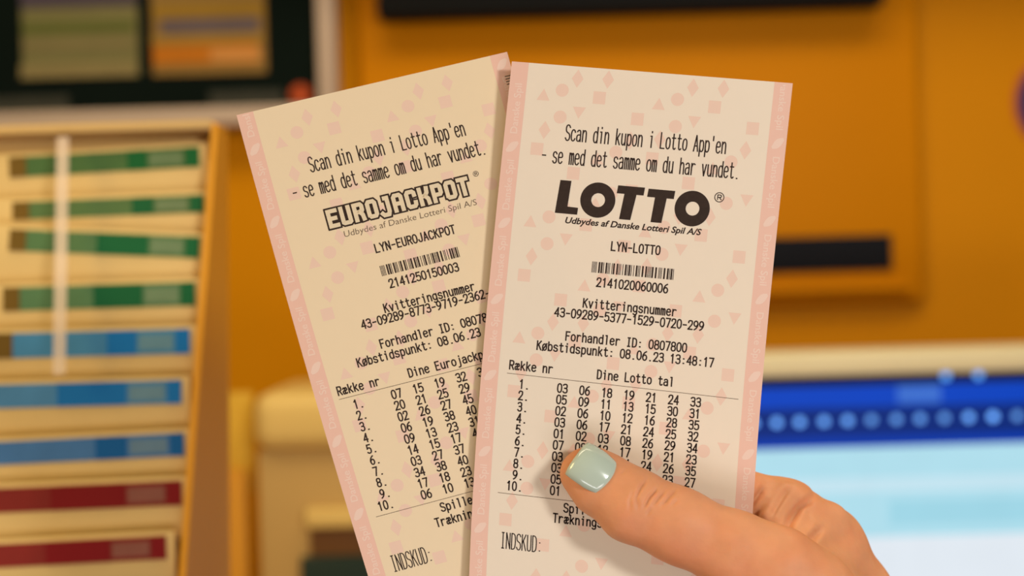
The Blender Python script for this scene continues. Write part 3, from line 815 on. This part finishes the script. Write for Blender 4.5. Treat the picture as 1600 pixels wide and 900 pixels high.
class Field:
    def __init__(self, lo, hi, h):
        self.lo, self.h = np.array(lo, float), h
        self.n = np.ceil((np.array(hi) - self.lo) / h).astype(int) + 1
        self.d = np.full(self.n, 40.0, np.float32)
    def cone(self, a_, ra, b_, rb, k=3.0, nrm=None, f=1.0):
        a_, b_ = np.asarray(a_, float), np.asarray(b_, float)
        m_ = max(ra, rb) + 2 * k + 3
        lo = np.maximum(0, np.floor((np.minimum(a_, b_) - m_ - self.lo) / self.h).astype(int))
        hi = np.minimum(self.n, np.ceil((np.maximum(a_, b_) + m_ - self.lo) / self.h).astype(int) + 1)
        if (hi <= lo).any(): return
        ax = [self.lo[i] + self.h * np.arange(lo[i], hi[i]) for i in range(3)]
        X, Y, Z = (q.astype(np.float32) for q in np.meshgrid(*ax, indexing='ij'))
        ab = b_ - a_; L2 = ab @ ab
        t = np.clip(((X - a_[0]) * ab[0] + (Y - a_[1]) * ab[1] + (Z - a_[2]) * ab[2]) / L2, 0, 1)
        dx, dy, dz = X - a_[0] - t * ab[0], Y - a_[1] - t * ab[1], Z - a_[2] - t * ab[2]
        if nrm is not None:
            nn = np.asarray(nrm, float); nn = nn / np.linalg.norm(nn)
            dn = dx * nn[0] + dy * nn[1] + dz * nn[2]
            g = (1 / f - 1) * dn
            dx = dx + g * nn[0]; dy = dy + g * nn[1]; dz = dz + g * nn[2]
        d = np.sqrt(dx * dx + dy * dy + dz * dz) - (ra + t * (rb - ra))
        sl = tuple(slice(lo[i], hi[i]) for i in range(3))
        o_ = self.d[sl]
        hmm = np.maximum(k - np.abs(o_ - d), 0) / k
        self.d[sl] = np.minimum(o_, d) - hmm * hmm * k * .25
    def chain(self, pts, k=3.0, nrm=None, f=1.0):
        for (a_, ra), (b_, rb) in zip(pts, pts[1:]):
            self.cone(a_, ra, b_, rb, k, nrm, f)
    def crease(self, pts, depth, width, zmin, zmax):
        self.cr = getattr(self, 'cr', []) + [(pts, depth, width, zmin, zmax)]
    def carve(self, V, F):
        """dent the finished skin along the crease lines"""
        N = np.zeros_like(V)
        fn = np.cross(V[F[:, 2]] - V[F[:, 0]], V[F[:, 3]] - V[F[:, 1]])
        for i in range(4): np.add.at(N, F[:, i], fn)
        N /= np.maximum(1e-9, np.linalg.norm(N, axis=1))[:, None]
        G = np.zeros(len(V))
        for pts, depth, width, zmin, zmax in self.cr:
            best = np.full(len(V), 1e9); amp = np.zeros(len(V))
            tot = len(pts) - 1
            for i in range(tot):
                a_, b_ = np.asarray(pts[i])[:2], np.asarray(pts[i + 1])[:2]
                ab = b_ - a_
                t = np.clip(((V[:, 0] - a_[0]) * ab[0] + (V[:, 1] - a_[1]) * ab[1]) / (ab @ ab), 0, 1)
                dd = (V[:, 0] - a_[0] - t * ab[0]) ** 2 + (V[:, 1] - a_[1] - t * ab[1]) ** 2
                sp = (i + t) / tot
                am = np.clip(np.minimum(sp, 1 - sp) * 4, .1, 1)
                amp = np.where(dd < best, am, amp); best = np.minimum(best, dd)
            ok = (V[:, 2] > zmin) & (V[:, 2] < zmax) & (N[:, 2] > -.2)
            G += np.where(ok, depth * amp * (np.exp(-best / width ** 2) - .35 * np.exp(-best / (2.6 * width) ** 2)), 0)
        return V - N * G[:, None]
    def mesh(self, relax=3):
        D = self.d
        s = D < 0
        n = self.n
        c = np.zeros(tuple(n - 1), np.int8)
        for i in (0, 1):
            for j in (0, 1):
                for k_ in (0, 1):
                    c += s[i:n[0] - 1 + i, j:n[1] - 1 + j, k_:n[2] - 1 + k_]
        act = (c > 0) & (c < 8)
        ids = np.full(act.shape, -1, np.int64)
        I = np.argwhere(act)
        ids[act] = np.arange(len(I))
        acc = np.zeros((len(I), 3)); cnt = np.zeros(len(I))
        corner = [np.array(q) for q in ((0, 0, 0), (1, 0, 0), (0, 1, 0), (1, 1, 0), (0, 0, 1), (1, 0, 1), (0, 1, 1), (1, 1, 1))]
        for a_, b_ in ((0, 1), (2, 3), (4, 5), (6, 7), (0, 2), (1, 3), (4, 6), (5, 7), (0, 4), (1, 5), (2, 6), (3, 7)):
            ia, ib = I + corner[a_], I + corner[b_]
            da = D[ia[:, 0], ia[:, 1], ia[:, 2]]; db = D[ib[:, 0], ib[:, 1], ib[:, 2]]
            m_ = (da < 0) != (db < 0)
            t = np.where(m_, da / np.where(m_, da - db, 1), 0)
            q = ia + t[:, None] * (ib - ia)
            acc[m_] += q[m_]; cnt[m_] += 1
        V = self.lo + self.h * acc / cnt[:, None]
        F = []
        for ax in range(3):
            o1, o2 = [(1, 2), (2, 0), (0, 1)][ax]
            e = [slice(None)] * 3; e2 = [slice(None)] * 3
            e[ax] = slice(0, -1); e2[ax] = slice(1, None)
            sa, sb = s[tuple(e)], s[tuple(e2)]
            E_ = np.argwhere(sa != sb)
            ok = (E_[:, o1] > 0) & (E_[:, o2] > 0) & (E_[:, o1] < n[o1] - 1) & (E_[:, o2] < n[o2] - 1)
            E_ = E_[ok]
            inside = sa[E_[:, 0], E_[:, 1], E_[:, 2]]
            u1 = np.zeros(3, int); u1[o1] = 1
            u2 = np.zeros(3, int); u2[o2] = 1
            q = [ids[tuple((E_ - w_).T)] for w_ in (u1 * 0, u1, u1 + u2, u2)]
            Q = np.stack(q, 1)
            Q[~inside] = Q[~inside][:, ::-1]
            F.append(Q)
        F = np.concatenate(F)
        F = F[(F >= 0).all(1)]
        for _ in range(relax):
            acc = np.zeros_like(V); cn = np.zeros(len(V))
            for i in range(4):
                a_, b_ = F[:, i], F[:, (i + 1) % 4]
                np.add.at(acc, a_, V[b_]); np.add.at(acc, b_, V[a_])
                np.add.at(cn, a_, 1); np.add.at(cn, b_, 1)
            V = V * .5 + .5 * acc / np.maximum(cn, 1)[:, None]
        return V, F
    def sample(self, p_):
        q = (np.asarray(p_) - self.lo) / self.h
        i = np.clip(q.astype(int), 0, self.n - 2)
        f = q - i
        r = 0
        for a_ in (0, 1):
            for b_ in (0, 1):
                for c_ in (0, 1):
                    w_ = (f[0] if a_ else 1 - f[0]) * (f[1] if b_ else 1 - f[1]) * (f[2] if c_ else 1 - f[2])
                    r += w_ * self.d[i[0] + a_, i[1] + b_, i[2] + c_]
        return r

FH = Field((8, -215, -86), (178, -40, 27), .45)
TN = (.22, .38, .9)                                   # the way the back of the thumb faces
# fingers behind the receipts (index, middle, ring, little)
wrist = (hp(1412, 1165, -30), 19)
FH.chain([(hp(1225, 806, -21), 9.9), (hp(1165, 786, -19), 9.2), (hp(1090, 766, -16.5), 8.6), (hp(1010, 762, -12.5), 7.6), (hp(948, 772, -9.2), 6.7)], 2.5)
FH.chain([(hp(1310, 905, -42), 10.6), (hp(1130, 862, -41), 9.2), (hp(1085, 850, -37), 8.8), (hp(1025, 842, -22), 7.8), (hp(985, 850, -9.6), 6.9)], 2.0)
FH.chain([(hp(1325, 960, -57), 10.2), (hp(1160, 940, -57), 8.8), (hp(1110, 934, -52), 8.4), (hp(1050, 926, -33), 7.4), (hp(1010, 928, -16), 6.6), (hp(1000, 929, -9.4), 6.3)], 2.0)
FH.chain([(hp(1340, 1015, -66), 9.2), (hp(1210, 1014, -66), 7.8), (hp(1165, 1010, -60), 7.4), (hp(1110, 1000, -42), 6.6), (hp(1080, 996, -24), 5.8), (hp(1072, 996, -17), 5.5)], 2.0)
# metacarpals and palm
FH.chain([(hp(1225, 806, -21), 9.9), (hp(1284, 853, -24), 11.4), (hp(1328, 934, -26), 12.2), wrist], 6)
FH.chain([(hp(1310, 905, -42), 10.6), (hp(1340, 980, -42), 11), wrist], 7)
FH.chain([(hp(1325, 960, -57), 10.2), (hp(1360, 1030, -52), 11), wrist], 7)
FH.chain([(hp(1340, 1015, -66), 9.2), (hp(1370, 1070, -58), 10.5), wrist], 7)
FH.chain([wrist, (hp(1480, 1270, -32), 20), (hp(1600, 1480, -34), 25)], 8)
# thenar, web and thumb
FH.chain([(hp(1262, 930, 10.5), 12.2), (hp(1330, 1010, -4), 15), (hp(1395, 1130, -20), 16)], 8)
FH.cone(hp(1268, 905, 0), 8.5, hp(1290, 872, -20), 10, 7)
FH.cone(hp(1238, 872, 1), 6.5, hp(1262, 838, -17), 8, 5)
FH.cone(hp(1226, 850, -2), 4.5, hp(1222, 820, -16), 7, 4)
FH.chain([(hp(988, 789, 9.3), 10.2), (hp(1062, 822, 11), 9.7), (hp(1150, 863, 12), 10.5), (hp(1215, 893, 13), 11.6), (hp(1262, 930, 10.5), 12.2)], 4.5, (.15, .25, .95), .88)
FH.chain([(hp(925, 740, 6.6), 7.7), (hp(946, 757, 7.4), 8.5), (hp(988, 789, 9.3), 10.2)], 2.5, TN, .84)
FH.cone(hp(908, 741, 5.6), 5.8, hp(930, 762, 6.5), 7.2, 3, TN, .85)   # fleshy pad below the nail
# soft folds of the web between thumb and index finger
FH.cone(hp(1204, 814, -6), 3.2, hp(1232, 778, -14), 4.4, 3)
FH.cone(hp(1226, 838, -4), 3.4, hp(1262, 802, -15), 4.6, 3)
FH.cone(hp(1252, 854, -2), 3.8, hp(1296, 814, -17), 5.4, 3)
def cr(pts, z): return [hp(x, y, z) for x, y in pts]
# skin creases: thumb knuckle, web folds, root of the thumb
for pts, d_, w_ in (([(996, 794), (992, 775), (1000, 761), (1014, 746)], .95, .5), ([(1003, 792), (1013, 775), (1029, 761)], 1.15, .5), ([(1031, 789), (1044, 775), (1060, 764)], .85, .5),
                    ([(982, 798), (983, 779), (990, 763)], .6, .5), ([(1018, 788), (1028, 776), (1042, 765)], .7, .45), ([(1008, 802), (1016, 790)], .5, .45), ([(1047, 788), (1058, 778)], .5, .45), ([(970, 742), (979, 735)], .4, .45)):
    FH.crease(cr(pts, 15), d_, w_, 8, 27)
for pts, d_, w_ in (([(1170, 797), (1183, 781), (1201, 761)], 2.2, 1.0), ([(1210, 831), (1230, 809), (1252, 791), (1290, 776)], 2.3, 1.1), ([(1236, 848), (1256, 833), (1286, 820)], 1.8, 1.0),
                    ([(1192, 813), (1210, 791), (1226, 773), (1242, 761)], 1.2, .9), ([(1258, 806), (1274, 784)], .5, 1.3)):
    FH.crease(cr(pts, -8), d_, w_, -26, 4)
HV, HF = FH.mesh(4)
HV = FH.carve(HV, HF)
hbase = np.array(hp(1412, 1165, -30))
me = bpy.data.meshes.new('hand')
HVl = (HV - hbase) / 1000
me.vertices.add(len(HVl)); me.vertices.foreach_set('co', HVl.astype(np.float32).ravel())
me.loops.add(HF.size); me.loops.foreach_set('vertex_index', HF.astype(np.int32).ravel())
me.polygons.add(len(HF)); me.polygons.foreach_set('loop_start', np.arange(0, HF.size, 4, dtype=np.int32))
me.update(calc_edges=True); me.validate()
me.polygons.foreach_set('use_smooth', [True] * len(me.polygons))
SKIN = mat('skin', (212, 146, 104), .55, .12, 160, .3, bump=.35)
nt = SKIN.node_tree
sb = nt.nodes['Principled BSDF']
sb.inputs['Subsurface Weight'].default_value = .35
sb.inputs['Subsurface Radius'].default_value = (1.0, .35, .15)
sb.inputs['Subsurface Scale'].default_value = .0011
# redder blotches on the skin
n2 = nt.nodes.new('ShaderNodeTexNoise'); n2.inputs['Scale'].default_value = 55; n2.inputs['Detail'].default_value = 3
mx2 = nt.nodes.new('ShaderNodeMix'); mx2.data_type = 'RGBA'; mx2.blend_type = 'MULTIPLY'
rp = nt.nodes.new('ShaderNodeMapRange'); rp.inputs[1].default_value = .45; rp.inputs[2].default_value = .75; rp.inputs[4].default_value = .55
src = [l for l in nt.links if l.to_socket == sb.inputs['Base Color']][0].from_socket
tc = [n_ for n_ in nt.nodes if n_.type == 'TEX_COORD'][0]
nt.links.new(tc.outputs['Object'], n2.inputs['Vector'])
nt.links.new(n2.outputs['Fac'], rp.inputs[0]); nt.links.new(rp.outputs[0], mx2.inputs[0])
nt.links.new(src, mx2.inputs[6]); mx2.inputs[7].default_value = (.95, .68, .58, 1)
nt.links.new(mx2.outputs[2], sb.inputs['Base Color'])
hand = link('hand', me, SKIN)
hand.matrix_world = HANDM @ Matrix.Translation(Vector(hbase) / 1000)
tag(hand, 'hand of a person with a pale mint thumbnail, pinching the two receipts', 'hand')

NAIL = mat('mint_nail_polish', (176, 190, 176), .18, .05, 60, .6, coat=.8)
def nail(center, axis, normal, length, width, R, drop, thick=.75):
    """curved nail plate: axis points to the tip, normal away from the finger"""
    axis = Vector(axis).normalized(); normal = Vector(normal)
    normal = (normal - axis * normal.dot(axis)).normalized()
    lat = axis.cross(normal)
    nu, nv = 18, 18
    V, F = [], []
    def outline(s, t):
        # rounded cuticle end (s=-1), squared free edge (s=1)
        wid = 1.0 - .12 * (s < 0) * s * s
        y = s
        if s < 0: y = s * (1 - .22 * t * t)
        else: y = s * (1 - .10 * t ** 4)
        wid *= 1 - .06 * max(0, s) ** 3
        return y * length / 2, t * wid * width / 2
    for layer in (0, 1):
        for j in range(nv + 1):
            for i in range(nu + 1):
                s = -1 + 2 * j / nv; t = -1 + 2 * i / nu
                a_, l_ = outline(s, t)
                h_ = -(R - math.sqrt(max(.1, R * R - l_ * l_))) - drop * (a_ / (length / 2)) ** 2 * (1 if a_ > 0 else .35)
                e = max(abs(s), abs(t))
                rim_ = .0 if e < .86 else (e - .86) / .14
                if layer == 0: h_ += -thick * .62 * rim_ ** 2.4
                else: h_ -= thick
                q = Vector(center) + axis * a_ + lat * l_ + normal * h_
                V.append(q)
    n = (nu + 1) * (nv + 1)
    for j in range(nv):
        for i in range(nu):
            a_ = j * (nu + 1) + i
            f = (a_, a_ + 1, a_ + nu + 2, a_ + nu + 1)
            F.append(f); F.append(tuple(q + n for q in f[::-1]))
    rim = [i for i in range(nu + 1)] + [(j + 1) * (nu + 1) - 1 for j in range(1, nv + 1)] + [nv * (nu + 1) + i for i in range(nu - 1, -1, -1)] + [j * (nu + 1) for j in range(nv - 1, 0, -1)]
    for a_, b_ in zip(rim, rim[1:] + rim[:1]): F.append((b_, a_, a_ + n, b_ + n))
    me_ = mesh_from([(v_ - Vector(hbase)) / 1000 for v_ in V], F, 'nail', True)
    bm = bmesh.new(); bm.from_mesh(me_); bmesh.ops.recalc_face_normals(bm, faces=bm.faces); bm.to_mesh(me_); bm.free()
    me_.polygons.foreach_set('use_smooth', [True] * len(me_.polygons))
    return me_
nc = hp(930, 727, 14.9)
o = link('fingernail', nail(nc, (-.80, .58, -.10), (.20, .36, .92), 11.6, 12.2, 8.4, 1.5), NAIL, hand)
o['label'] = 'pale mint polished thumbnail'
for tip, prev, w_, r_ in ((hp(948, 772, -9.2), hp(1010, 762, -12.5), 9, 6.9), (hp(985, 850, -9.6), hp(1025, 842, -22), 9.4, 7.3), (hp(1000, 929, -9.4), hp(1050, 926, -33), 9, 6.9), (hp(1072, 996, -17), hp(1110, 1000, -42), 7.6, 6.1)):
    ax = Vector(tip - prev).normalized()
    nm = Vector((-.75, .0, -.66)) if abs(ax.z) > .5 else Vector((-.1, .1, -1))
    nm = (nm - ax * nm.dot(ax)).normalized()
    link('fingernail', nail(Vector(tip) + nm * r_ - ax * (1.0 if abs(ax.z) < .5 else 3.2), ax, nm, 9, w_, r_, 1.2), NAIL, hand)
# report contact between hand and receipts
worst = min(FH.sample(S.pt(u, v, 0)) for S in (SL, SR) for u in range(0, 81, 2) for v in range(70, int(S.len), 2) if S.pt(u, v)[0] > 9 and S.pt(u, v)[1] > -150)
print('HAND MESH', len(HV), 'deepest receipt penetration mm', round(float(worst), 2))
